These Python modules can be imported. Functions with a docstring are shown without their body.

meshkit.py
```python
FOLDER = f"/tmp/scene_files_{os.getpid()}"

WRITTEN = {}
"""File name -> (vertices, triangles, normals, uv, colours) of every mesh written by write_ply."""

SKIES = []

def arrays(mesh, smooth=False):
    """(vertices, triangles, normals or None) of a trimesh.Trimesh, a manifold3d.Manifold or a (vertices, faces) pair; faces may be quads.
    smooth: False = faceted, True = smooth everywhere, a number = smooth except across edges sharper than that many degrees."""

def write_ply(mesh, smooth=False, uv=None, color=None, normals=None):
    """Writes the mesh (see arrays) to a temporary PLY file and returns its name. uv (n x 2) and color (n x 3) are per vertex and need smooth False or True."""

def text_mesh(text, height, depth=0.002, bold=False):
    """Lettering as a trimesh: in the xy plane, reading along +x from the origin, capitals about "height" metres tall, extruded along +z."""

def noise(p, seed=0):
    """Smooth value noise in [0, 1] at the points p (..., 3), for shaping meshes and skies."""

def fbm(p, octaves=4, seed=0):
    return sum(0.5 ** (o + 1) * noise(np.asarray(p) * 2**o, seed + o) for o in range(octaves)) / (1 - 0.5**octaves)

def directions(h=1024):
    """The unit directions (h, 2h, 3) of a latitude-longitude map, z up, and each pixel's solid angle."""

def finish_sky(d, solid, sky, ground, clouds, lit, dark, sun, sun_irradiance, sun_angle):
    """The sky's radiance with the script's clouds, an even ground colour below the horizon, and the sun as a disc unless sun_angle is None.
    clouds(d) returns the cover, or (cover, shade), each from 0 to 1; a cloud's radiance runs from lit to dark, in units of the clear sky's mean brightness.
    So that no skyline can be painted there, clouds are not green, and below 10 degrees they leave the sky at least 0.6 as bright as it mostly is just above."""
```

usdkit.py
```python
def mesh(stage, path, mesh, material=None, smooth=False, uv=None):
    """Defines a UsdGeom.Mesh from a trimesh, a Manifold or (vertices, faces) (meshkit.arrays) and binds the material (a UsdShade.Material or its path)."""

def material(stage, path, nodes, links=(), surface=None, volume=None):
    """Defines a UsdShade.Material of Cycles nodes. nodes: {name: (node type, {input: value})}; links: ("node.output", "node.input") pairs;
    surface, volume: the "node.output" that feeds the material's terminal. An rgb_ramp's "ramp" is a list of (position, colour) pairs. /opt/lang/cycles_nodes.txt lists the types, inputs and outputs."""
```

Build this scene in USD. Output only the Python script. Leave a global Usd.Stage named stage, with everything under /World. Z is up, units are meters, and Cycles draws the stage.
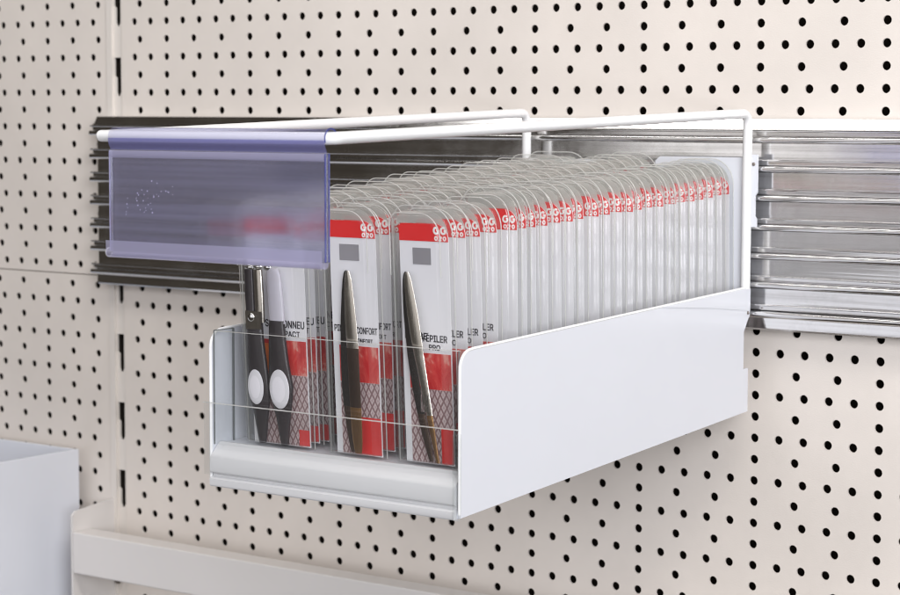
import math, random
import numpy as np, trimesh
from shapely.geometry import Polygon, Point, box as sbox
from shapely.affinity import scale as sh_scale
from pxr import Usd, UsdGeom, UsdLux, UsdShade, Gf, Sdf
import usdkit, meshkit

stage = Usd.Stage.CreateInMemory()
UsdGeom.SetStageUpAxis(stage, UsdGeom.Tokens.z)
UsdGeom.SetStageMetersPerUnit(stage, 1.0)
UsdGeom.Xform.Define(stage, '/World'); UsdGeom.Scope.Define(stage, '/World/Looks')
rng = random.Random(7)
MM = 0.001          # every shape below is written in millimetres

# ------------------------------------------------------------------ camera
cam = UsdGeom.Camera.Define(stage, '/World/camera')
RIGHT, UP, FWD = (0.80982231, 0.5866685, 0.00280888), (-0.05348432, 0.06905885, 0.99617785), (-0.58423218, 0.80687728, -0.08730297)
EYE = (0.99278591, -1.04183783, -0.0629743)
cam.AddTransformOp().Set(Gf.Matrix4d(*RIGHT, 0, *UP, 0, *[-c for c in FWD], 0, *EYE, 1))
cam.CreateHorizontalApertureAttr(36.0)
cam.CreateFocalLengthAttr(36.0 * 2086.9624 / 900.0)
cam.CreateClippingRangeAttr(Gf.Vec2f(0.02, 50))
cam.CreateFStopAttr(22.0); cam.CreateFocusDistanceAttr(1.02)
cam.CreateExposureAttr(0.17)

# ------------------------------------------------------------------ light: shop ceiling panel, added unseen lamps, ambient dome, no sun, no sky
def rect_light(name, loc, target, w, h, power, color):
    l = UsdLux.RectLight.Define(stage, '/World/' + name)
    m = Gf.Matrix4d().SetLookAt(Gf.Vec3d(*loc), Gf.Vec3d(*target), Gf.Vec3d(0.01, 0, 1)).GetInverse()
    l.AddTransformOp().Set(m)
    l.CreateWidthAttr(w); l.CreateHeightAttr(h); l.CreateIntensityAttr(power); l.CreateColorAttr(Gf.Vec3f(*color))
    return l
rect_light('ceiling_lamp', (1.25, -0.68, 1.12), (0.9, -0.2, 0), 0.9, 0.6, 7.5, (1.0, 0.96, 0.92))
rect_light('added_rib_light', (-0.08, -0.78, 1.2), (-0.08, 0.0, -0.1), 1.35, 0.2, 6.0, (1.0, 0.98, 0.96))  # unseen narrow lamp, added to put highlights on the rail ribs
rect_light('added_front_fill', (0.2, -2.6, 0.42), (0.3, 0.0, 0.1), 2.8, 2.2, 0.85, (1.0, 0.98, 0.99))  # unseen panel behind the camera, added for rail reflections and front fill
rect_light('added_side_fill', (1.75, -1.35, 0.18), (0.42, -0.2, -0.15), 1.0, 1.1, 8.0, (0.93, 0.95, 1.0))  # unseen eye-level lamp, added to brighten the packs and side panel
dome = UsdLux.DomeLight.Define(stage, '/World/room_glow')
usdkit.material(stage, '/World/Looks/room_glow', {'b': ('background_shader', {'color': (1.0, 0.85, 0.70), 'strength': 0.045})}, surface='b.background')
UsdShade.MaterialBindingAPI.Apply(dome.GetPrim()).Bind(UsdShade.Material.Get(stage, '/World/Looks/room_glow'))

# ------------------------------------------------------------------ materials
def mat(name, nodes, links=(), surface=None):
    return usdkit.material(stage, '/World/Looks/' + name, nodes, links, surface=surface)

def paint(name, color, rough=0.4, bump=0.0, scale=900, var=0.03, spec=0.5, metallic=0.0):
    """painted or moulded surface: a slight uneven tone and fine relief"""
    c = np.array(color)
    n = {'g': ('geometry', {}),
         'v': ('noise_texture', {'scale': 9.0, 'detail': 5.0, 'roughness': 0.6}),
         'r': ('rgb_ramp', {'ramp': [(0.3, tuple(c * (1 - var))), (0.7, tuple(np.minimum(c * (1 + var), 0.97)))]}),
         'n': ('noise_texture', {'scale': float(scale), 'detail': 2.0}),
         'p': ('principled_bsdf', {'roughness': rough, 'specular_ior_level': spec, 'metallic': metallic})}
    L = [('g.position', 'v.vector'), ('v.fac', 'r.fac'), ('r.color', 'p.base_color')]
    if bump:
        n['b'] = ('bump', {'strength': bump, 'distance': 0.0004})
        L += [('g.position', 'n.vector'), ('n.fac', 'b.height'), ('b.normal', 'p.normal')]
    return mat(name, n, L, 'p.BSDF')

M_wall = paint('cream_paint', (0.76, 0.70, 0.645), 0.42, 0.2, 1200, 0.065)
M_post = paint('post_paint', (0.75, 0.70, 0.65), 0.4, 0.2, 1200, 0.03)
M_bar = paint('bar_paint', (0.72, 0.69, 0.67), 0.32, 0.15, 1000, 0.02)
M_white = paint('white_powder_coat', (0.73, 0.745, 0.795), 0.34, 0.07, 1500, 0.012)
M_rod = paint('white_rod_coat', (0.86, 0.86, 0.86), 0.25, 0.1, 1500, 0.01)
M_box = paint('white_box_plastic', (0.75, 0.77, 0.83), 0.4, 0.05, 800, 0.02)
M_lip = paint('grey_white_plastic', (0.68, 0.68, 0.69), 0.33, 0.1, 900, 0.02)
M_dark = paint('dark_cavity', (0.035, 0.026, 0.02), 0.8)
M_screw = paint('screw_steel', (0.25, 0.22, 0.2), 0.4, metallic=0.8)
M_card = paint('white_card', (0.80, 0.79, 0.82), 0.5, 0, var=0.01)
M_red = paint('red_print', (0.74, 0.022, 0.022), 0.4, 0, var=0.06)
M_letter = paint('white_print', (0.86, 0.82, 0.80), 0.5)
M_black = paint('black_print', (0.03, 0.028, 0.035), 0.5)
M_grey = paint('grey_print', (0.28, 0.27, 0.29), 0.4, var=0.15)
M_oval = paint('white_grip_pad', (0.78, 0.76, 0.80), 0.35)
M_handle = paint('black_grip', (0.030, 0.024, 0.028), 0.3)
M_lilac = paint('lilac_plastic', (0.52, 0.50, 0.56), 0.25)
M_orange = paint('orange_print', (0.75, 0.16, 0.03), 0.45)

# aluminium of the rail: drawn lines along x, smudges
M_alu = mat('brushed_aluminium', {
    'g': ('geometry', {}), 'm': ('mapping', {'scale': (3.0, 900.0, 900.0)}), 'n': ('noise_texture', {'scale': 1.0, 'detail': 3.0}),
    'm2': ('mapping', {'scale': (5.0, 260.0, 260.0)}), 'n2': ('noise_texture', {'scale': 1.0, 'detail': 5.0, 'roughness': 0.65}),
    's': ('noise_texture', {'scale': 28.0, 'detail': 6.0, 'roughness': 0.65}),
    'rr': ('map_range', {'from_min': 0.35, 'from_max': 0.7, 'to_min': 0.09, 'to_max': 0.20}),
    'c': ('rgb_ramp', {'ramp': [(0.30, (0.58, 0.565, 0.555)), (0.48, (0.80, 0.79, 0.785)), (0.7, (0.88, 0.875, 0.87))]}),
    'b': ('bump', {'strength': 0.15, 'distance': 0.0003}),
    'p': ('principled_bsdf', {'metallic': 1.0, 'roughness': 0.28})},
    [('g.position', 'm.vector'), ('m.vector', 'n.vector'), ('n.fac', 'b.height'), ('b.normal', 'p.normal'), ('g.position', 'm2.vector'), ('m2.vector', 'n2.vector'),
     ('g.position', 's.vector'), ('s.fac', 'rr.value'), ('rr.result', 'p.roughness'), ('n2.fac', 'c.fac'), ('c.color', 'p.base_color')], 'p.BSDF')
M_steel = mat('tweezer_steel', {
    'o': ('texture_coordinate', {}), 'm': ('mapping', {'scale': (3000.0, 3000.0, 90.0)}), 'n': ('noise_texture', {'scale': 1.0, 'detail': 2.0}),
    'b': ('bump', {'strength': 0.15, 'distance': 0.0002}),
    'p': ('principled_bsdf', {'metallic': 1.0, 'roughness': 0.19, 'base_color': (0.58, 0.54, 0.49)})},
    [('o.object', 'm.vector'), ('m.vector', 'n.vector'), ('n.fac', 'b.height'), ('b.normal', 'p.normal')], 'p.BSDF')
M_goldrefl = mat('painted_golden_reflection', {'p': ('principled_bsdf', {'metallic': 0.9, 'roughness': 0.3, 'base_color': (0.36, 0.20, 0.085)})}, [], 'p.BSDF')  # steel with a warm golden reflection painted in as base colour
M_darkrefl = mat('painted_dark_reflection', {'p': ('principled_bsdf', {'metallic': 0.6, 'roughness': 0.4, 'base_color': (0.035, 0.03, 0.028)})}, [], 'p.BSDF')  # near-black base colour stands for a dark reflection and the shaded gap
M_brownrefl = mat('painted_brown_reflection', {'p': ('principled_bsdf', {'metallic': 0.85, 'roughness': 0.34, 'base_color': (0.10, 0.065, 0.05)})}, [], 'p.BSDF')  # steel with the darker brown reflection painted in as base colour
M_chrome = mat('chrome', {'p': ('principled_bsdf', {'metallic': 1.0, 'roughness': 0.12, 'base_color': (0.78, 0.78, 0.78)})}, [], 'p.BSDF')

# printed picture: mottled red with a pale pink swirl
M_photo = mat('red_picture_print', {
    'o': ('texture_coordinate', {}), 'n': ('noise_texture', {'scale': 75.0, 'detail': 3.0, 'roughness': 0.55, 'distortion': 1.6}),
    'r': ('rgb_ramp', {'ramp': [(0.0, (0.30, 0.008, 0.012)), (0.46, (0.60, 0.018, 0.022)), (0.58, (0.70, 0.07, 0.06)), (0.66, (0.80, 0.32, 0.27)), (0.8, (0.62, 0.03, 0.03))]}),
    'p': ('principled_bsdf', {'roughness': 0.4})},
    [('o.object', 'n.vector'), ('n.fac', 'r.fac'), ('r.color', 'p.base_color')], 'p.BSDF')
# printed lattice: crossing diagonal lines on dull pink
def lattice():
    n = {'o': ('texture_coordinate', {}), 's': ('separate_xyz', {}), 'w': ('noise_texture', {'scale': 160.0, 'detail': 3.0})}
    L = [('o.object', 's.vector'), ('o.object', 'w.vector')]
    for k, sgn in (('a', 0.55), ('c', -0.55)):
        n[k + 'm'] = ('math', {'math_type': 'multiply_add', 'value2': sgn})
        n[k + 'k'] = ('math', {'math_type': 'multiply', 'value2': 300.0})
        n[k + 'j'] = ('math', {'math_type': 'multiply_add', 'value2': 0.45})
        n[k + 'f'] = ('math', {'math_type': 'fraction'})
        n[k + 'd'] = ('math', {'math_type': 'pingpong', 'value2': 0.5})
        L += [('s.z', k + 'm.value1'), ('s.x', k + 'm.value3'), (k + 'm.value', k + 'k.value1'), ('w.fac', k + 'j.value1'), (k + 'k.value', k + 'j.value3'),
              (k + 'j.value', k + 'f.value1'), (k + 'f.value', k + 'd.value1')]
    n['mn'] = ('math', {'math_type': 'minimum'})
    n['r'] = ('rgb_ramp', {'ramp': [(0.0, (0.22, 0.12, 0.13)), (0.10, (0.28, 0.17, 0.175)), (0.18, (0.55, 0.43, 0.43)), (0.28, (0.66, 0.55, 0.55)), (0.36, (0.50, 0.37, 0.38)), (0.5, (0.42, 0.30, 0.31))]})
    n['p'] = ('principled_bsdf', {'roughness': 0.5})
    L += [('ad.value', 'mn.value1'), ('cd.value', 'mn.value2'), ('mn.value', 'r.fac'), ('r.color', 'p.base_color')]
    return mat('lattice_print', n, L, 'p.BSDF')
M_lattice = lattice()

def film(name, tint, white, base, edge, gloss=0.08, ior=1.45):
    """thin clear plastic: see-through, hazier where it is seen edge-on, with a gloss"""
    return mat(name, {
        't': ('transparent_bsdf', {'color': tint}),
        'd': ('diffuse_bsdf', {'color': white}), 'u': ('translucent_bsdf', {'color': white}), 'du': ('mix_closure', {'fac': 0.5}),
        'lw': ('layer_weight', {'blend': 0.5}), 'pw': ('math', {'math_type': 'power', 'value2': 2.2}),
        'ma': ('math', {'math_type': 'multiply_add', 'value2': edge, 'value3': base, 'use_clamp': True}),
        'x': ('mix_closure', {}), 'pf': ('math', {'math_type': 'power', 'value2': 5.0}), 'f': ('math', {'math_type': 'multiply_add', 'value2': 0.85, 'value3': 0.045, 'use_clamp': True}), 'gl': ('glossy_bsdf', {'color': (1, 1, 1), 'roughness': gloss}), 'y': ('mix_closure', {})},
        [('d.BSDF', 'du.closure1'), ('u.BSDF', 'du.closure2'), ('lw.facing', 'pw.value1'), ('pw.value', 'ma.value1'), ('ma.value', 'x.fac'),
         ('t.BSDF', 'x.closure1'), ('du.closure', 'x.closure2'), ('lw.facing', 'pf.value1'), ('pf.value', 'f.value1'), ('f.value', 'y.fac'), ('x.closure', 'y.closure1'), ('gl.BSDF', 'y.closure2')], 'y.closure')
M_film = film('clear_blister', (0.975, 0.98, 0.975), (0.86, 0.865, 0.86), 0.008, 0.28, 0.05)
M_wallfilm = film('hazy_blister_wall', (0.95, 0.955, 0.95), (0.88, 0.88, 0.875), 0.05, 0.18, 0.1)
M_crown = film('hazy_blister_crown', (0.90, 0.905, 0.885), (0.74, 0.75, 0.72), 0.52, 0.25, 0.15)
M_rim = film('blister_rim', (0.96, 0.965, 0.95), (0.88, 0.88, 0.86), 0.55, 0.2, 0.15)
M_pane = film('clear_acrylic', (0.97, 0.975, 0.975), (0.8, 0.82, 0.84), 0.008, 0.14, 0.03)
M_edge = film('acrylic_edge', (0.45, 0.47, 0.47), (0.55, 0.57, 0.57), 0.35, 0.2, 0.1)
M_pvc = film('violet_clear_vinyl', (0.90, 0.90, 0.97), (0.42, 0.42, 0.70), 0.07, 0.40, 0.1)
M_pvcband = film('lavender_vinyl_band', (0.84, 0.83, 0.93), (0.74, 0.72, 0.95), 0.45, 0.3, 0.15)
M_pvcface = mat('frosted_violet_vinyl', {
    'r': ('refraction_bsdf', {'color': (0.84, 0.845, 0.95), 'roughness': 0.16, 'IOR': 1.22}), 't': ('transparent_bsdf', {'color': (0.80, 0.805, 0.93)}), 'rt': ('mix_closure', {'fac': 0.22}),
    'd': ('diffuse_bsdf', {'color': (0.48, 0.48, 0.72)}), 'u': ('translucent_bsdf', {'color': (0.48, 0.48, 0.72)}), 'du': ('mix_closure', {'fac': 0.5}), 'x': ('mix_closure', {'fac': 0.2}), 'g': ('geometry', {}), 'mp': ('mapping', {'scale': (6.0, 1.0, 420.0)}), 'ns': ('noise_texture', {'scale': 1.0, 'detail': 4.0}), 'mr': ('map_range', {'from_min': 0.3, 'from_max': 0.7, 'to_min': 0.06, 'to_max': 0.2}),
    'lw': ('layer_weight', {'blend': 0.5}), 'pf': ('math', {'math_type': 'power', 'value2': 5.0}), 'f': ('math', {'math_type': 'multiply_add', 'value2': 0.85, 'value3': 0.05, 'use_clamp': True}),
    'gl': ('glossy_bsdf', {'color': (1, 1, 1), 'roughness': 0.15}), 'y': ('mix_closure', {})},
    [('g.position', 'mp.vector'), ('mp.vector', 'ns.vector'), ('ns.fac', 'mr.value'), ('mr.result', 'x.fac'), ('r.BSDF', 'rt.closure1'), ('t.BSDF', 'rt.closure2'), ('d.BSDF', 'du.closure1'), ('u.BSDF', 'du.closure2'), ('rt.closure', 'x.closure1'), ('du.closure', 'x.closure2'),
     ('lw.facing', 'pf.value1'), ('pf.value', 'f.value1'), ('f.value', 'y.fac'), ('x.closure', 'y.closure1'), ('gl.BSDF', 'y.closure2')], 'y.closure')
M_pvcedge = film('blue_vinyl_edge', (0.15, 0.18, 0.55), (0.10, 0.13, 0.55), 0.55, 0.2, 0.1)

# ------------------------------------------------------------------ scene helpers
used = {}
def numbered(path):
    k = used.get(path, -1) + 1
    used[path] = k
    return path if k == 0 else '%s_%03d' % (path, k)

def tag(prim, label=None, cat=None, group=None, kind=None):
    for k, v in (('label', label), ('category', cat), ('group', group), ('kind', kind)):
        if v: prim.SetCustomDataByKey(k, v)

def thing(name, label, cat, loc=(0, 0, 0), rot=(0, 0, 0), group=None):
    x = UsdGeom.Xform.Define(stage, numbered('/World/' + name))
    x.AddTranslateOp().Set(Gf.Vec3d(*[c * MM for c in loc])); x.AddRotateXYZOp().Set(Gf.Vec3f(*rot))
    tag(x.GetPrim(), label, cat, group)
    return x.GetPrim()

def obj(name, mesh, material, parent=None, smooth=30, label=None, cat=None, group=None, kind=None):
    base = str(parent.GetPath()) if parent is not None else '/World'
    if isinstance(mesh, (list, tuple)) and not isinstance(mesh[0], np.ndarray): mesh = trimesh.util.concatenate(mesh)
    if isinstance(mesh, tuple): mesh = trimesh.Trimesh(mesh[0], mesh[1], process=False)
    mesh = mesh.copy(); mesh.apply_scale(MM)
    p = usdkit.mesh(stage, numbered(base + '/' + name), mesh, material, smooth=smooth).GetPrim()
    tag(p, label, cat, group, kind)
    return p

def copy_of(root, label, loc, rot):
    name = root.GetName()
    x = UsdGeom.Xform.Define(stage, numbered('/World/' + name))
    x.GetPrim().GetReferences().AddInternalReference(root.GetPath())
    x.GetPrim().SetInstanceable(True)
    x.GetPrim().GetAttribute('xformOp:translate').Set(Gf.Vec3d(*[c * MM for c in loc]))
    x.GetPrim().GetAttribute('xformOp:rotateXYZ').Set(Gf.Vec3f(*rot))
    tag(x.GetPrim(), label)
    return x.GetPrim()

def bx(x0, x1, y0, y1, z0, z1, r=0.0):
    if r <= 0:
        m = trimesh.creation.box((x1 - x0, y1 - y0, z1 - z0)); m.apply_translation(((x0 + x1) / 2, (y0 + y1) / 2, (z0 + z1) / 2)); return m
    import manifold3d as m3
    pts = []
    for x in (x0 + r, x1 - r):
        for y in (y0 + r, y1 - r):
            for z in (z0 + r, z1 - r):
                s = trimesh.creation.icosphere(1, r).vertices + (x, y, z); pts.append(s)
    return trimesh.convex.convex_hull(np.vstack(pts))

def extr_x(poly, x0, x1):
    """a (y, z) outline drawn out along x"""
    m = trimesh.creation.extrude_polygon(Polygon(poly) if not isinstance(poly, Polygon) else poly, x1 - x0, engine='earcut')
    v = m.vertices.copy(); m.vertices = np.stack([v[:, 2] + x0, v[:, 0], v[:, 1]], 1)
    m.fix_normals(); return m

def extr_y(poly, y0, y1):
    """an (x, z) outline drawn out along y"""
    m = trimesh.creation.extrude_polygon(poly if isinstance(poly, Polygon) else Polygon(poly), y1 - y0, engine='earcut')
    v = m.vertices.copy(); m.vertices = np.stack([v[:, 0], v[:, 2] + y0, v[:, 1]], 1)
    m.faces = m.faces[:, ::-1]; return m

def arc(cx, cy, r, a0, a1, n=8):
    return [(cx + r * math.cos(math.radians(a0 + (a1 - a0) * k / n)), cy + r * math.sin(math.radians(a0 + (a1 - a0) * k / n))) for k in range(n + 1)]

def tube(path, r, n=16, caps=True):
    """round rod along a list of points"""
    P = np.array(path, float); T = np.gradient(P, axis=0); T /= np.linalg.norm(T, axis=1, keepdims=True)
    ref = np.array([0.123, 0.31, 0.94]); rings = []
    u = np.cross(T[0], ref); u /= np.linalg.norm(u)
    rad = np.broadcast_to(np.asarray(r, float), (len(P),))
    for p, t, rr in zip(P, T, rad):
        u = u - t * (u @ t); u /= np.linalg.norm(u); w = np.cross(t, u)
        a = np.linspace(0, 2 * math.pi, n, endpoint=False)
        rings.append(p + rr * (np.cos(a)[:, None] * u + np.sin(a)[:, None] * w))
    V = np.vstack(rings); F = []
    for i in range(len(P) - 1):
        for k in range(n):
            a, b, c, d = i * n + k, i * n + (k + 1) % n, (i + 1) * n + (k + 1) % n, (i + 1) * n + k
            F += [(a, b, c), (a, c, d)]
    if caps:
        V = np.vstack([V, P[0], P[-1]]); s, e = len(V) - 2, len(V) - 1; o = (len(P) - 1) * n
        for k in range(n):
            F += [(s, (k + 1) % n, k), (e, o + k, o + (k + 1) % n)]
    return trimesh.Trimesh(V, F, process=False)

def bend(points, radii, n=6):
    """rounds the inner corners of a polyline"""
    P = [np.array(p, float) for p in points]; out = [P[0]]
    for i in range(1, len(P) - 1):
        a, b = P[i - 1] - P[i], P[i + 1] - P[i]; r = radii[i - 1]
        a /= np.linalg.norm(a); b /= np.linalg.norm(b)
        for k in range(n + 1):
            t = k / n
            out.append((1 - t) ** 2 * (P[i] + a * r) + 2 * t * (1 - t) * P[i] + t * t * (P[i] + b * r))
    out.append(P[-1]); return out

# ------------------------------------------------------------------ pegboard wall (holes are real, through a 1.2 mm sheet)
ROW = 12.113
def perforated(x0, x1, z0, z1, ax, step_a, step_b, zref, r=2.55, n=14):
    V, F, off = [], [], 0
    def put(v, f):
        nonlocal off
        V.append(v); F.append(f + off); off += len(v)
    k0, k1 = math.ceil((zref - z1) / ROW - 1), math.floor((zref - z0) / ROW + 1)
    ang = np.linspace(0, 2 * math.pi, n, endpoint=False)
    circ = np.stack([np.cos(ang), np.sin(ang)], 1) * r
    for k in range(k0, k1 + 1):
        zc = zref - k * ROW
        lo, hi = max(z0, zc - ROW / 2), min(z1, zc + ROW / 2)
        if hi <= lo: continue
        step = step_a if k % 2 == 0 else step_b
        xs = [ax + step * i for i in range(math.ceil((x0 - ax) / step), math.floor((x1 - ax) / step) + 1)]
        xs = [x for x in xs if x0 + r + 1 < x < x1 - r - 1] if (zc - r > lo and zc + r < hi) else []
        rims = [circ + (x, zc) for x in xs]
        poly = Polygon([(x0, lo), (x1, lo), (x1, hi), (x0, hi)], [c for c in rims])
        v2, f2 = trimesh.creation.triangulate_polygon(poly, engine='earcut')
        v = np.stack([v2[:, 0], np.zeros(len(v2)), v2[:, 1]], 1)
        nrm = np.cross(v[f2[:, 1]] - v[f2[:, 0]], v[f2[:, 2]] - v[f2[:, 0]])
        f2 = np.where((nrm[:, 1] > 0)[:, None], f2[:, ::-1], f2)
        put(v, f2)
        for c in rims:
            a = np.stack([c[:, 0], np.zeros(n), c[:, 1]], 1); b = a + (0, 1.2, 0)
            i = np.arange(n); j = (i + 1) % n
            put(np.vstack([a, b]), np.vstack([np.stack([i, j, j + n], 1), np.stack([i, j + n, i + n], 1)]))
    for q in ([(x0, 0, z0), (x0, 0, z1), (x0, 12, z1), (x0, 12, z0)], [(x1, 0, z0), (x1, 12, z0), (x1, 12, z1), (x1, 0, z1)],
              [(x0, 0, z1), (x1, 0, z1), (x1, 12, z1), (x0, 12, z1)], [(x0, 0, z0), (x0, 12, z0), (x1, 12, z0), (x1, 0, z0)]):
        put(np.array(q, float), np.array([[0, 1, 2], [0, 2, 3]]))
    return trimesh.Trimesh(np.vstack(V), np.vstack(F), process=False)

SEAM = -176.3
obj('pegboard_wall', perforated(-42.3, 760, SEAM + 0.35, 150, 0, 15, 25, 0), M_wall, smooth=False, kind='structure', label='upper cream pegboard panel behind the display tray')
obj('pegboard_wall', perforated(-42.3, 760, -620, SEAM - 0.35, 0, 15, 25, -195.17), M_wall, smooth=False, kind='structure', label='lower cream pegboard panel below the metal rail')
obj('pegboard_wall', perforated(-420, -56.2, SEAM + 0.35, 150, -115.7, 15.2, 25.33, 0.3), M_wall, smooth=False, kind='structure', label='upper cream pegboard panel left of the post')
obj('pegboard_wall', perforated(-420, -56.2, -620, SEAM - 0.35, -118.9, 15.2, 25.33, -195.4), M_wall, smooth=False, kind='structure', label='lower cream pegboard panel left of the post')
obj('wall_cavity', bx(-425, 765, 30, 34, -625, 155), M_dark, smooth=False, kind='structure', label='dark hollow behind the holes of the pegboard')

# slotted upright post between the two bays
post = thing('slotted_post', 'cream slotted steel upright between the two pegboard bays', 'upright post')
slots = []
for k in range(-4, 13):
    zt = -24.3 - 48.12 * k
    key = Polygon([(-50.3, zt), (-43.7, zt), (-43.7, zt - 13)] + [(-43.9, zt - 24), (-45.2, zt - 26.6), (-47.6, zt - 26.6), (-48.6, zt - 24), (-48.6, zt - 14), (-50.3, zt - 12.5)])
    slots.append(key)
face = Polygon([(-55.6, -620), (-43.2, -620), (-43.2, 150), (-55.6, 150)])
for s in slots: face = face.difference(s.intersection(sbox(-51, -619, -43.9, 149)))
obj('post_face', extr_y(face, 0.9, 2.4), M_post, post, smooth=False)
obj('post_edge', extr_y(Polygon([(-55.9, -620), (-50.9, -620), (-50.9, 150), (-55.9, 150)]), -1.0, 0.85), M_post, post, smooth=False)
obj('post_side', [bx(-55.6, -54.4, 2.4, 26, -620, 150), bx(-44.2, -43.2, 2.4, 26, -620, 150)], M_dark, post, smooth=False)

# ------------------------------------------------------------------ ribbed aluminium rail across the wall
rail = thing('ribbed_rail', 'ribbed aluminium slat rail running across the pegboard behind the tray', 'wall rail')
RX0, RX1 = -58.5, 760
bands = [(-71.0, -78.3), (-87.0, -94.3), (-103.0, -110.3), (-119.1, -126.3), (-134.8, -142.1), (-150.6, -158.0), (-166.5, -174.2)]
obj('rail_web', bx(RX0 + 0.5, RX1, -8.5, -2.0, -181.2, -65.2, 0.0), M_alu, rail, smooth=False)
obj('top_strip', extr_x([(-8.6, -70.9), (-11.2, -70.9), (-11.5, -70.3), (-8.9, -65.5), (-8.6, -65.0)], RX0 + 0.3, RX1), M_alu, rail)
obj('bottom_lip', extr_x([(-8.6, -174.4), (-9.6, -174.4), (-9.8, -180.2), (-9.0, -181.3), (-8.6, -181.3)], RX0 + 0.3, RX1), M_alu, rail)
for t, b in bands:
    prof = [(-8.55, t), (-13.6, t)] + arc(-13.9, t - 0.55, 0.55, 90, 270, 5)[1:-1] + [(-13.6, t - 1.1), (-11.6, t - 1.25), (-11.5, t - 2.75), (-12.6, t - 2.9)] \
        + [(-13.0 - 2.3 * math.sin(math.radians(a)), b + 2.1 + 2.1 * math.cos(math.radians(a))) for a in range(8, 181, 14)] + [(-12.6, b)] + [(-8.55, b)]
    obj('rib', extr_x(prof, RX0 - 1.0, RX1), M_alu, rail)

# ------------------------------------------------------------------ the display tray
tray = thing('display_tray', 'white steel display tray with clear front holding packaged tweezers', 'display tray')
XL, XR = 304.0, 454.8
def floor_z(y): return -223.6 + (y + 284) * 0.050

def side_outline(tab):
    yf = -290.5
    pts = [(-18, -226.0), (-18, -202.0)] + ([(-23.5, -202.0), (-23.5, -181.5), (-19, -175), (-17.0, -173)] if tab else []) + [(-17.0, -157.2)]
    pts += [(-280, -167.7)] + arc(yf + 8.5, -176.4, 8.5, 90, 180, 8) + [(yf, -243.6)]
    return Polygon(pts)
sp = side_outline(True)
obj('side_panel', extr_x(sp, XR - 1.0, XR), M_white, tray, smooth=35)
obj('side_panel', extr_x(side_outline(False), XL, XL + 1.0), M_white, tray, smooth=35)
# bright folded top rim of the panels
def rim_path(x):
    return [(x, -18, -157.2), (x, -100, -160.47), (x, -200, -164.5), (x, -280, -167.7)] + [(x, a, b) for a, b in arc(-282, -176.4, 8.5, 90, 180, 8)] + [(x, -290.5, -200), (x, -290.5, -242)]
obj('panel_rim', tube(rim_path(XR - 0.5), 0.75, 8), M_rod, tray)
obj('panel_rim', tube(rim_path(XL + 0.5), 0.75, 8), M_rod, tray)
obj('gusset_plate', extr_x([(-17.2, -157.8), (-17.2, -170.2), (-60, -165.6), (-112, -161.4)], XR + 0.02, XR + 0.4), M_white, tray)
flo = Polygon([(-290, -244.0), (-290, -241.5), (-284, floor_z(-284) - 0.6), (-18, floor_z(-18) - 0.6), (-18, -226.2)])
obj('tray_floor', extr_x(flo, XL + 1.02, XR - 1.02), M_white, tray)
obj('back_plate', extr_y(Polygon([(XL + 1.1, -174), (XR - 1.1, -174), (XR - 1.1, -86.0), (397, -86.0), (394, -88.5), (394, -106), (371, -106), (371, -90), (368, -88.5), (XL + 1.1, -88.5)]), -17.6, -16.4), M_white, tray)
obj('hook_plate', extr_y(Polygon([(XR - 1.0, -124), (458.3, -124), (458.3, -119.5), (457.3, -118), (457.3, -107), (458.6, -105), (458.6, -84.3), (XR - 1.0, -84.3)]), -17.9, -16.6), M_white, tray)
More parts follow.
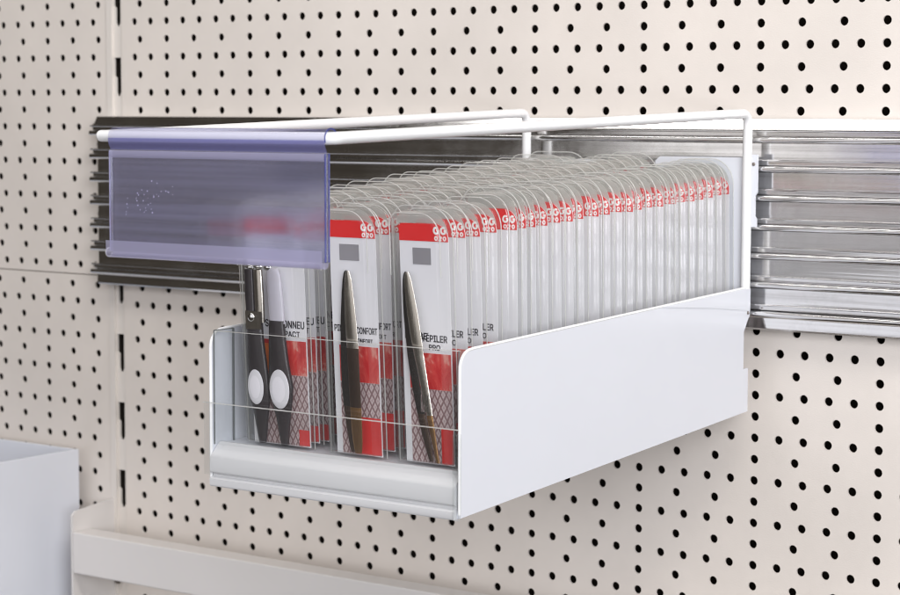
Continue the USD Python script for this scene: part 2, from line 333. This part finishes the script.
for z in (-89.5, -171.2):
    s = trimesh.creation.icosphere(2, 1.0); s.apply_scale((1, 0.6, 1)); s.apply_translation((456.3, -18.0, z)) if z > -100 else s.apply_translation((XR + 0.1, -19.6, z))
    obj('rivet', s, M_screw, tray)
# front lip (label channel)
lip = [(-286, -244.4), (-292.2, -244.4), (-292.8, -243.6), (-292.8, -240.6), (-290.2, -239.4), (-290.2, -238.4), (-292.2, -237.6), (-292.6, -236.6), (-292.2, -230.2), (-291.2, -228.9), (-285.5, -223.2), (-284, -223.2), (-284, -230), (-286, -236)]
obj('front_lip', extr_x(lip, XL + 1.5, XR - 2.2), M_lip, tray, smooth=40)
obj('end_cap', [bx(XR - 2.2, XR + 1.0, -293.8, -290.9, -244.2, -205.2, 0.3)], M_pane, tray)
# clear inner pane: front with two short returns
pz0, pz1 = -224, -168.3
def quad(a, b, c, d): return trimesh.Trimesh([a, b, c, d], [(0, 1, 2), (0, 2, 3)], process=False)
FX0, FX1 = XL + 2.3, XR - 1.5
obj('front_pane', trimesh.Trimesh([(FX0, -276, pz0), (FX0, -289.6, pz0), (FX1, -289.6, pz0), (FX1, -276, pz0), (FX0, -276, pz1), (FX0, -289.6, pz1), (FX1, -289.6, pz1), (FX1, -276, pz1)],
    [f for i in range(3) for f in ((i, i + 1, i + 5), (i, i + 5, i + 4))], process=False), M_pane, tray, smooth=False)
for e in (bx(FX0 - 0.3, FX0 + 0.3, -290.0, -289.65, pz0, pz1 + 0.2), bx(FX0 - 0.5, FX0 + 0.4, -276, -275.4, pz0, pz1 + 0.2), bx(FX0 - 0.5, FX0 + 0.4, -289.5, -276.05, pz1 + 0.05, pz1 + 0.5), bx(FX1 - 0.3, FX1 + 0.3, -290.0, -289.65, pz0, pz1 + 0.2)):
    obj('pane_edge', e, M_edge, tray, smooth=False)
obj('pane_top_edge', bx(XL + 3.5, XR - 1.4, -290.25, -288.85, pz1 + 0.02, pz1 + 0.3), M_rim, tray, smooth=False)
# clear outer guard, lower
obj('outer_guard', trimesh.Trimesh([(XL - 1.2, -286, -238.5), (XL - 1.2, -293.7, -238.5), (XR + 1.0, -293.7, -238.5), (XL - 1.2, -286, -203.3), (XL - 1.2, -293.7, -203.3), (XR + 1.0, -293.7, -203.3)],
    [(0, 1, 4), (0, 4, 3), (1, 2, 5), (1, 5, 4)], process=False), M_pane, tray, smooth=False)
obj('guard_edge', bx(XL - 1.2, XR + 1.0, -294.3, -293.1, -203.25, -202.85), M_rim, tray, smooth=False)
# wire frame over the tray
RR = 2.62
za, zb = -62.0, -72.8
wire = bend([(453.2, -19.5, -158), (453.2, -19.5, -61.8), (453.2, -379, zb), (321.5, -379, zb)], [7, 5], 8)
w1 = tube(wire, RR, 16)
tip = trimesh.creation.icosphere(3, RR); tip.apply_translation((321.5, -379, zb))
w2 = tube(bend([(307.8, -19.5, -150), (307.8, -19.5, -61.8), (323.5, -378.6, zb)], [7], 8), RR, 16)
obj('wire_frame', [w1, tip, w2], M_rod, tray, smooth=50)

# ------------------------------------------------------------------ label holder on the front wire
hold = thing('label_holder', 'violet tinted clear plastic label holder clipped over the front wire of the tray', 'label holder')
HX0, HX1 = 330.0, 452.6
def sheet(path, x0, x1):
    """clear sheet following a (y, z) line"""
    n = len(path); V = [(x, y, z) for x in (x0, x1) for y, z in path]
    return trimesh.Trimesh(V, [f for i in range(n - 1) for f in ((i, i + 1, n + i + 1), (i, n + i + 1, n + i))], process=False)
def strip(path, th, x0, x1):
    """thin sheet following a (y, z) line, th thick"""
    from shapely.geometry import LineString
    return extr_x(LineString(path).buffer(th / 2, cap_style=2, join_style=1, quad_segs=3), x0, x1)
obj('clip_roll', sheet(arc(-379, zb, 3.9, -40, 205, 20) + [(-382.9, -76.2), (-381.6, -78.4)], HX0 - 0.7, HX1), M_pvc, hold, smooth=40)
M_skirt = film('blue_violet_vinyl', (0.66, 0.66, 0.88), (0.38, 0.38, 0.70), 0.45, 0.3, 0.12)
obj('clip_skirt', sheet([(-383.15, -73.6), (-383.05, -75.2), (-382.6, -76.6), (-381.7, -78.2), (-381.9, -78.75)], HX0 - 0.6, HX1 + 0.1), M_skirt, hold, smooth=40)
obj('clip_end', tube([(HX1 + 0.1, y, z) for y, z in arc(-379, zb, 4.0, -40, 205, 20)], 0.28, 6), M_pvcedge, hold, smooth=60)
obj('front_face', bx(HX0, HX1, -382.8, -380.2, -123.6, -78.8), M_pvcface, hold, smooth=False)
obj('bottom_curl', sheet([(-380.9, -123.8)] + arc(-383.2, -124.0, 2.2, -10, -200, 14) + [(-385.4, -118.6)], HX0 - 0.4, HX1 + 0.3), M_pvcband, hold, smooth=40)
obj('top_band', sheet([(-382.95, -79.0), (-383.3, -79.6), (-383.4, -81.6), (-382.95, -82.2)], HX0, HX1), M_pvcband, hold, smooth=40)
flecks = []
for k in range(60):
    fx, fz = HX0 + 9 + 30 * rng.random(), -92 - 16 * rng.random()
    if abs((fx - HX0 - 9) / 30 - (fz + 108) / 16) > 0.45: continue
    flecks.append(bx(fx, fx + 0.2 + 0.35 * rng.random(), -382.95, -382.85, fz, fz + 0.2 + 0.5 * rng.random()))
obj('scratch_marks', flecks, M_pvcband, hold, smooth=False, kind='stuff')
obj('curl_end', tube([(HX0 - 0.6, y, z) for y, z in arc(-383.2, -124.0, 1.9, -10, -350, 18)], 0.35, 6), M_rim, hold, smooth=60)
obj('right_edge', bx(HX1 + 0.02, HX1 + 0.35, -383.1, -382.4, -123.4, -79.0), M_pvcedge, hold, smooth=False)
obj('right_edge', bx(HX1 + 0.02, HX1 + 0.35, -380.6, -380.1, -123.4, -79.0), M_pvcedge, hold, smooth=False)
obj('left_edge', bx(HX0 - 0.35, HX0 - 0.02, -383.0, -382.2, -123, -79.2), M_pvcband, hold, smooth=False)

# ------------------------------------------------------------------ the packages
def outline(hw, h, rl, rr, d=0.0, n=10):
    """(x, z) outline, square at the foot, rounded at the head, moved in by d"""
    rl, rr = max(rl - d, 0.8), max(rr - d, 0.8)
    x0, x1, z0, z1 = -hw + d, hw - d, d * 0.6, h - d
    p = [(x0, z0), (x1, z0)] + arc(x1 - rr, z1 - rr, rr, 0, 90, n) + arc(x0 + rl, z1 - rl, rl, 90, 180, n)
    return np.array(p)

def sleeve(hw, h, rl, rr, depth):
    prof = [(0, 0), (2.3, 0), (2.7, -0.5), (3.0, -depth * 0.6), (3.5, -depth + 0.7), (4.4, -depth + 0.1), (5.4, -depth)]
    rings = [outline(hw, h, rl, rr, d) for d, _ in prof]; n = len(rings[0])
    V = np.vstack([np.stack([r[:, 0], np.full(n, y), r[:, 1]], 1) for r, (_, y) in zip(rings, prof)]); F = []
    for i in range(len(prof) - 1):
        for k in range(n):
            a, b, c, d = i * n + k, i * n + (k + 1) % n, (i + 1) * n + (k + 1) % n, (i + 1) * n + k
            F += [(a, b, c), (a, c, d)]
    v2, f2 = trimesh.creation.triangulate_polygon(Polygon(rings[-1]), engine='earcut')
    o = len(V); V = np.vstack([V, np.stack([v2[:, 0], np.full(len(v2), prof[-1][1]), v2[:, 1]], 1)])
    F += [tuple(t + o) for t in f2]
    F = np.array(F); zc = V[F][:, :, 2].mean(1); wall = np.arange(len(F)) < n * 2 * (len(prof) - 2)
    cut = lambda m: trimesh.Trimesh(V, F[m], process=False)
    return cut(~wall), cut(wall)

def loft(stations, n=14):
    """stations: (z, x, half width, y centre, half depth)"""
    a = np.linspace(0, 2 * math.pi, n, endpoint=False); V, F = [], []
    for z, x, hw, y, hd in stations:
        V.append(np.stack([x + hw * np.sign(np.cos(a)) * np.abs(np.cos(a)) ** 0.85, y + hd * np.sin(a), np.full(n, z)], 1))
    m = len(stations); V = np.vstack(V)
    for i in range(m - 1):
        for k in range(n):
            A, B, C, D = i * n + k, i * n + (k + 1) % n, (i + 1) * n + (k + 1) % n, (i + 1) * n + k
            F += [(A, B, C), (A, C, D)]
    V = np.vstack([V, V[:n].mean(0), V[-n:].mean(0)])
    for k in range(n):
        F += [(len(V) - 2, (k + 1) % n, k), (len(V) - 1, (m - 1) * n + k, (m - 1) * n + (k + 1) % n)]
    t = trimesh.Trimesh(V, F, process=False); t.fix_normals(); return t

def text(s, height, x, z, y, right=False, bold=True, squeeze=1.0):
    m = meshkit.text_mesh(s, height, 0.12, bold)
    v = m.vertices.copy(); w = v[:, 0].max()
    m.vertices = np.stack([x + (v[:, 0] - (w if right else 0)) * squeeze, y - v[:, 2], z + v[:, 1]], 1)
    return m

def glyphs(word, x, z, h, w, gap, stroke, y):
    """bold lettering from strokes, its right end at x, its foot at z"""
    from shapely.geometry import LineString
    out = []; n = len(word); a, b = w / 2 - stroke / 2, h / 2 - stroke / 2
    for k, ch in enumerate(word):
        cx, cz = x - (n - 1 - k) * (w + gap) - w / 2, z + h / 2
        el = lambda a0, a1, m=20: [(cx + a * math.cos(math.radians(a0 + (a1 - a0) * i / m)), cz + b * math.sin(math.radians(a0 + (a1 - a0) * i / m))) for i in range(m + 1)]
        if ch == 'G': p = el(48, 360) + [(cx + 0.1 * w, cz)]
        elif ch == '0': p = el(0, 360)
        else: p = [(cx + a * math.cos(math.radians(t)), cz + b * 0.5 + b * 0.5 * math.sin(math.radians(t))) for t in range(160, -50, -15)] + [(cx - a, cz - b), (cx + a, cz - b)]
        g = LineString(p).buffer(stroke / 2, cap_style=2, join_style=1, quad_segs=3)
        out.append(extr_y(g, y - 0.12, y))
    return out

def disc(cx, cz, rx, rz, y, d):
    m = trimesh.creation.icosphere(3, 1.0); m.apply_scale((rx, d, rz)); m.apply_translation((cx, y, cz)); return m

def flat(x0, x1, z0, z1, y=-0.42, th=0.14): return bx(x0, x1, y - th, y, z0, z1)

def package(name, label, group, loc, rot, hw, kind, drop=0.0):
    tall = 3.4 if drop else 0.0
    h = 119.6 + tall
    t = thing(name, label, 'package', loc, rot, group)
    rl, rr = 8.0, 14.0
    pl, pr, ph = -hw + 4.2, hw - 2.7, 111.3 + tall * 0.5
    card = Polygon([(pl, 0.6), (pr, 0.6)] + arc(pr - 7, ph - 7, 7, 0, 90, 8) + arc(pl + 2, ph - 2, 2, 90, 180, 4))
    obj('backing_card', extr_y(card, -0.40, -0.05), M_card, t, smooth=False)
    head = card.intersection(sbox(-60, 103.3, 60, 200))
    band = obj('header_band', extr_y(head, -0.56, -0.42), M_red, t, smooth=False)
    for g in glyphs('GG', pr - 0.7, 106.5, 3.7, 3.5, 0.45, 0.95, -0.60): obj('header_letter', g, M_letter, band, smooth=False)
    for g in glyphs('020', pr - 0.9, 103.7, 2.2, 1.95, 0.4, 0.58, -0.60): obj('header_number', g, M_letter, band, smooth=False)
    if kind != 'nipper' and not drop > 5:
        obj('grey_sticker', flat(-5.6 if kind == 'slant' else -7.0, 4.6 if kind == 'slant' else 4.6, 92.6, 100.2), M_grey, t, smooth=False)
    pz = {'slant': 52.0, 'upright': 52.4, 'nipper': 52.0}[kind] - drop
    obj('picture', flat(pl + 3.6, pr - 0.5, 35.3, pz), M_photo, t, smooth=False)
    obj('pattern_panel', flat(pl + 3.6, pr - 0.5, 1.0, 35.2), M_lattice, t, smooth=False)
    bl, bt = {'slant': (pr - 7.0, 17.4), 'upright': (-1.0, 18.8), 'nipper': (pr - 6.6, 9.0)}[kind]
    obj('lower_band', flat(bl, pr - 0.3, 1.4, bt, y=-0.60), M_red, t, smooth=False)
    if kind == 'slant':
        obj('title', [text('PINCE', 3.0, pl + 1.2, 58.2, -0.44), text('À ÉPILER', 3.0, pr - 2.2, 57.4 - drop, -0.44, True, squeeze=0.85), text('PRO', 2.4, pr - 6.2, 53.6 - drop, -0.44, True)], M_black, t, smooth=False)
    elif kind == 'upright':
        obj('title', [text('PINCE À', 3.0, pl + 0.8, 59.0, -0.44, squeeze=0.72), text('TINSCONFORT', 3.0, pr - 0.6, 58.4, -0.44, True, squeeze=0.62), text('MULTI', 2.0, pl + 4.5, 54.6, -0.44), text('CONFORT', 2.0, pr - 3.5, 54.0, -0.44, True, squeeze=0.8)], M_black, t, smooth=False)
    else:
        obj('title', [text('SECTIONNEUR'[:-1], 3.4, pr - 1.0, 58.2, -0.44, True, squeeze=0.8), text('COMPACT', 2.6, pr - 4.0, 54.0, -0.44, True)], M_black, t, smooth=False)
        obj('orange_patch', extr_y([(-7.5, 37), (-3.5, 37), (-2.5, 50), (-8.0, 50)], -0.76, -0.58), M_orange, t, smooth=False)
    # the tool
    if kind in ('slant', 'upright'):
        # (z, x, half width) of the front arm from the joined head to the foot
        path = {'slant': [(89.3, -7.2, 0.4), (88.3, -7.1, 1.6), (85.5, -6.8, 2.6), (80, -6.1, 3.3), (70, -4.6, 4.0), (61, -3.2, 4.0), (52, -1.9, 3.6)],
                'upright': [(88.2, -0.4, 0.4), (87.2, -0.4, 1.7), (84, -0.3, 2.7), (78, -0.1, 3.4), (66, 0.5, 4.3), (52, 1.2, 4.4)]}[kind]
        grip = {'slant': [(51.95, -1.9, 3.6), (46, -0.9, 3.4), (34, 0.9, 3.3), (24, 2.4, 3.2)], 'upright': [(51.95, 1.2, 4.4), (42, 1.4, 4.3), (32, 1.5, 4.3), (24, 1.6, 4.2)]}[kind]
        foot = {'slant': [(23.95, 2.4, 3.2), (14, 3.8, 3.0), (7, 4.9, 2.5), (2.2, 5.6, 1.6)], 'upright': [(23.95, 1.6, 4.2), (14, 1.7, 4.0), (7, 1.9, 3.5), (2.2, 2.0, 2.5)]}[kind]  # grip and foot: lower arm lengths split off to carry painted reflections
        dx = {'slant': 6.0, 'upright': 6.4}[kind]
        off = lambda z: -dx * min(1.0, 0.25 + (89 - z) / 55.0) * (1 - max(0, 30 - z) / 60.0)
        nar = lambda z: (max(0, 56 - z) / 56 * 1.3) if kind == 'slant' else 0.0
        front = lambda P: loft([(z, x + 0.7 + nar(z), max(w * 0.80 - nar(z), 1.0), -3.9 - 0.6 * math.sin(math.pi * z / 90), 0.55) for z, x, w in P])
        back = lambda P: loft([(z, x + off(z) * 0.85, w * 0.68, -2.6, 0.5) for z, x, w in P])
        obj('arm', front(path), M_steel, t, smooth=60); obj('arm', back(path), M_darkrefl, t, smooth=60)
        obj('grip', front(grip), M_steel if kind == 'slant' else M_brownrefl, t, smooth=60); obj('grip', back(grip), M_darkrefl, t, smooth=60)
        obj('foot', front(foot), M_goldrefl, t, smooth=60); obj('foot', back(foot), M_brownrefl, t, smooth=60)
        ridges = []
        for k in range(5):
            z = 30 if kind == 'slant' else 28
            xx = (1.6 if kind == 'slant' else 1.6) + (k - 2) * 1.0
            ridges.append(bx(xx - 0.25, xx + 0.25, -5.0, -4.3, z - 4.5, z + 3.5))
        if kind == 'slant': obj('grip_ridges', ridges, M_chrome, t, smooth=False)
    else:
        for u0, s in ((-10.2, 0.85), (3.8, 1.0)):
            y = -3.6
            hd = obj('handle', loft([(62, u0 - 0.6, 4.6, y, 2.0), (52, u0 - 0.8, 5.2, y, 2.2), (42, u0 - 0.4, 6.0, y, 2.3), (30, u0 + 0.2, 7.2 * s + 0.4, y, 2.4), (24, u0 + 0.6, 6.4, y, 2.4), (14, u0 + 1.0, 4.0, y, 2.1), (5, u0 + 1.2, 2.6, y, 1.8), (1.4, u0 + 1.2, 2.0, y, 1.4)]), M_handle, t, smooth=60)
            obj('grip_pad', disc(u0 + (0.0 if u0 < 0 else 1.0), 29.0, 5.0 if u0 < 0 else 6.2, 8.6 if u0 < 0 else 9.6, y - 2.2, 0.8), M_oval, hd, smooth=60)
        u0 = -10.2
        obj('jaw', loft([(60.5, u0 - 2.8, 2.6, -3.8, 1.5), (74, u0 - 3.0, 2.8, -3.8, 1.5), (86, u0 - 3.0, 2.6, -3.8, 1.4)]), M_handle, t, smooth=60)
        obj('jaw', loft([(60.5, u0 + 3.0, 2.8, -3.8, 1.5), (74, u0 + 2.9, 2.9, -3.8, 1.5), (86, u0 + 2.6, 2.7, -3.8, 1.4)]), M_steel, t, smooth=60)
        pv = obj('pivot_plate', extr_y(Polygon([(u0 - 4.6, 57), (u0 + 5, 57.5), (u0 + 5.4, 66), (u0 - 4.6, 66)]), -5.9, -5.3), M_steel, t, smooth=False)
        obj('rivet', disc(u0 - 1.0, 63, 2.1, 2.1, -5.9, 0.9), M_chrome, pv, smooth=60)
        obj('jaw_cap', [disc(u0 - 2.4, 87, 3.0, 1.5, -3.8, 1.5), disc(u0 + 2.8, 87.4, 3.0, 1.4, -3.8, 1.5)], M_chrome, t, smooth=60)
        obj('cover', loft([(60.5, 3.2, 4.8, -3.4, 1.8), (72, 2.6, 4.8, -3.4, 1.8), (84, 2.0, 4.3, -3.4, 1.7), (87, 1.6, 3.2, -3.4, 1.2)]), M_lilac, t, smooth=60)
        obj('cover_cap', disc(-1.2, 87.3, 2.6, 1.6, -3.6, 1.5), M_chrome, t, smooth=60)
    cap, wall = sleeve(hw, h, rl, rr, 6.4)
    obj('blister', cap, M_film, t, smooth=45)
    obj('blister_wall', wall, M_wallfilm, t, smooth=45)
    crown = Polygon(outline(hw, h, rl, rr, 2.8)).intersection(sbox(-60, ph - 9, 60, 200)).difference(card.buffer(0.25)).difference(sbox(-60, 0, 0, ph))
    crown = max(getattr(crown, 'geoms', [crown]), key=lambda g: g.area)
    obj('hang_crown', extr_y(crown, -0.30, -0.10), M_crown, t, smooth=False)
    o = outline(hw, h, rl, rr, 0.25); o = [(x, -0.1, z) for x, z in o[1:]] + [(o[0][0], -0.1, o[0][1])]
    obj('blister_rim', tube(o, 0.3, 6), M_rim, t, smooth=60)
    o2 = [q for q in outline(hw, h, rl, rr, 3.1)[1:] if q[1] > 95]
    obj('blister_ridge', tube([(x, -6.2, z) for x, z in [(o2[0][0], 88.0)] + list(o2) + [(o2[-1][0], 88.0)]], 0.28, 6), M_rim, t, smooth=60)
    return t

NTH = ['front', 'second', 'third', 'fourth', 'fifth', 'sixth', 'seventh', 'eighth', 'ninth', 'tenth', 'eleventh', 'twelfth', 'thirteenth', 'fourteenth', 'fifteenth', 'sixteenth',
       'seventeenth', 'eighteenth', 'nineteenth', 'twentieth', 'twenty-first', 'twenty-second', 'twenty-third', 'twenty-fourth', 'twenty-fifth', 'twenty-sixth', 'twenty-seventh']
right_y = [-282.5, -270.0, -258.1, -246.0, -238.3, -228.9, -221.3, -213.8, -202.3, -191.6, -180.8, -170.7, -157.2, -146.2, -135.5, -124.9, -113.6, -104.6, -94.1, -85.8, -79.4, -69.1, -60.0, -50.3, -39.0, -29.0, -19.8]
mid_y = [-282.5, -272.5, -264.0] + [-254.5 + 10.15 * k + rng.uniform(-1.2, 1.2) for k in range(23)]
left_y = [-281.5, -274.0, -266.6] + [-255, -243.5, -231.5, -217.5, -202, -185, -170, -157, -145, -131, -117, -101, -86, -70, -52, -33]
rows = [('tweezer_package', 'right-hand row', 'tweezer packages in the right-hand row', right_y, 429.4, 17.2, 'slant', 'slanted tweezer package'),
        ('confort_package', 'middle row', 'tweezer packages in the middle row', mid_y, 388.0, 17.0, 'upright', 'upright tweezer package'),
        ('nipper_package', 'left-hand row', 'nail tool packages in the left-hand row', left_y, 339.4, 21.2, 'nipper', 'white-padded nail tool package')]
for name, where, group, ys, cx, hw, kind, what in rows:
    first = None
    for i, y in enumerate(ys):
        lean = max(3.3 - 0.45 * i, 1.3) + (rng.uniform(-0.25, 0.25) if i else 0)
        yaw = rng.uniform(-0.4, 0.4) if i else 0.0
        roll = rng.uniform(-0.3, 0.3) if i else 0.0
        base = y + 62 * math.tan(math.radians(lean))
        loc = (cx + (rng.uniform(-0.4, 0.4) if i else 0), base, floor_z(base) + 0.2 + (rng.uniform(0, 0.9) if i else 0) + (0.028 if kind != 'slant' else 0.0) * max(0, y + 284))
        rot = (lean, roll, yaw)
        if i == 0: lab = '%s, at the very front of the %s' % (what, where)
        elif i == len(ys) - 1: lab = '%s, rearmost of the %s by the back plate' % (what, where)
        else: lab = '%s, %s from the front in the %s' % (what, NTH[i], where)
        if first is None or (kind == 'slant' and i == 4): first = package(name, lab, group, loc, rot, hw, kind, 13.5 if i else 0.0)
        else: copy_of(first, lab, loc, rot)

# ------------------------------------------------------------------ cross bar below, box at the left
bar = thing('cross_bar', 'cream steel cross bar bracketed to the post below the tray', 'cross bar')
BX0, BX1 = -53.6, 760
obj('bar_face', bx(BX0 + 0.2, BX1, -41.6, -24, -380.3, -351.3, 1.1), M_bar, bar, smooth=45)
obj('end_plate', extr_x([(1.0, -333.4), (-38, -337.4)] + [(-41.2, -340.0), (-41.2, -470), (1.0, -470)], BX0 - 1.6, BX0 + 0.15), M_bar, bar, smooth=False)
s = trimesh.creation.icosphere(2, 1.0); s.apply_scale((3.2, 1.6, 3.2)); s.apply_translation((-50.3, -1.6, -391.5))
obj('bracket_screw', s, M_screw, bar, smooth=60)
box_ = thing('white_box', 'pale blue-white open box beside the left end of the cross bar', 'box')
obj('side_wall', bx(-82.7, -80.5, -420, -8.2, -620, -300.2, 0.5), M_box, box_, smooth=40)
obj('side_wall', bx(-330, -327.8, -420, -8.2, -620, -300.2, 0.5), M_box, box_, smooth=40)
obj('rear_wall', bx(-327.75, -82.75, -10.4, -8.2, -620, -300.4, 0.5), M_box, box_, smooth=40)
obj('front_wall', bx(-327.75, -82.75, -420, -417.8, -620, -300.4, 0.5), M_box, box_, smooth=40)
obj('bottom', bx(-327.75, -82.75, -417.75, -10.45, -620, -617), M_box, box_, smooth=False)
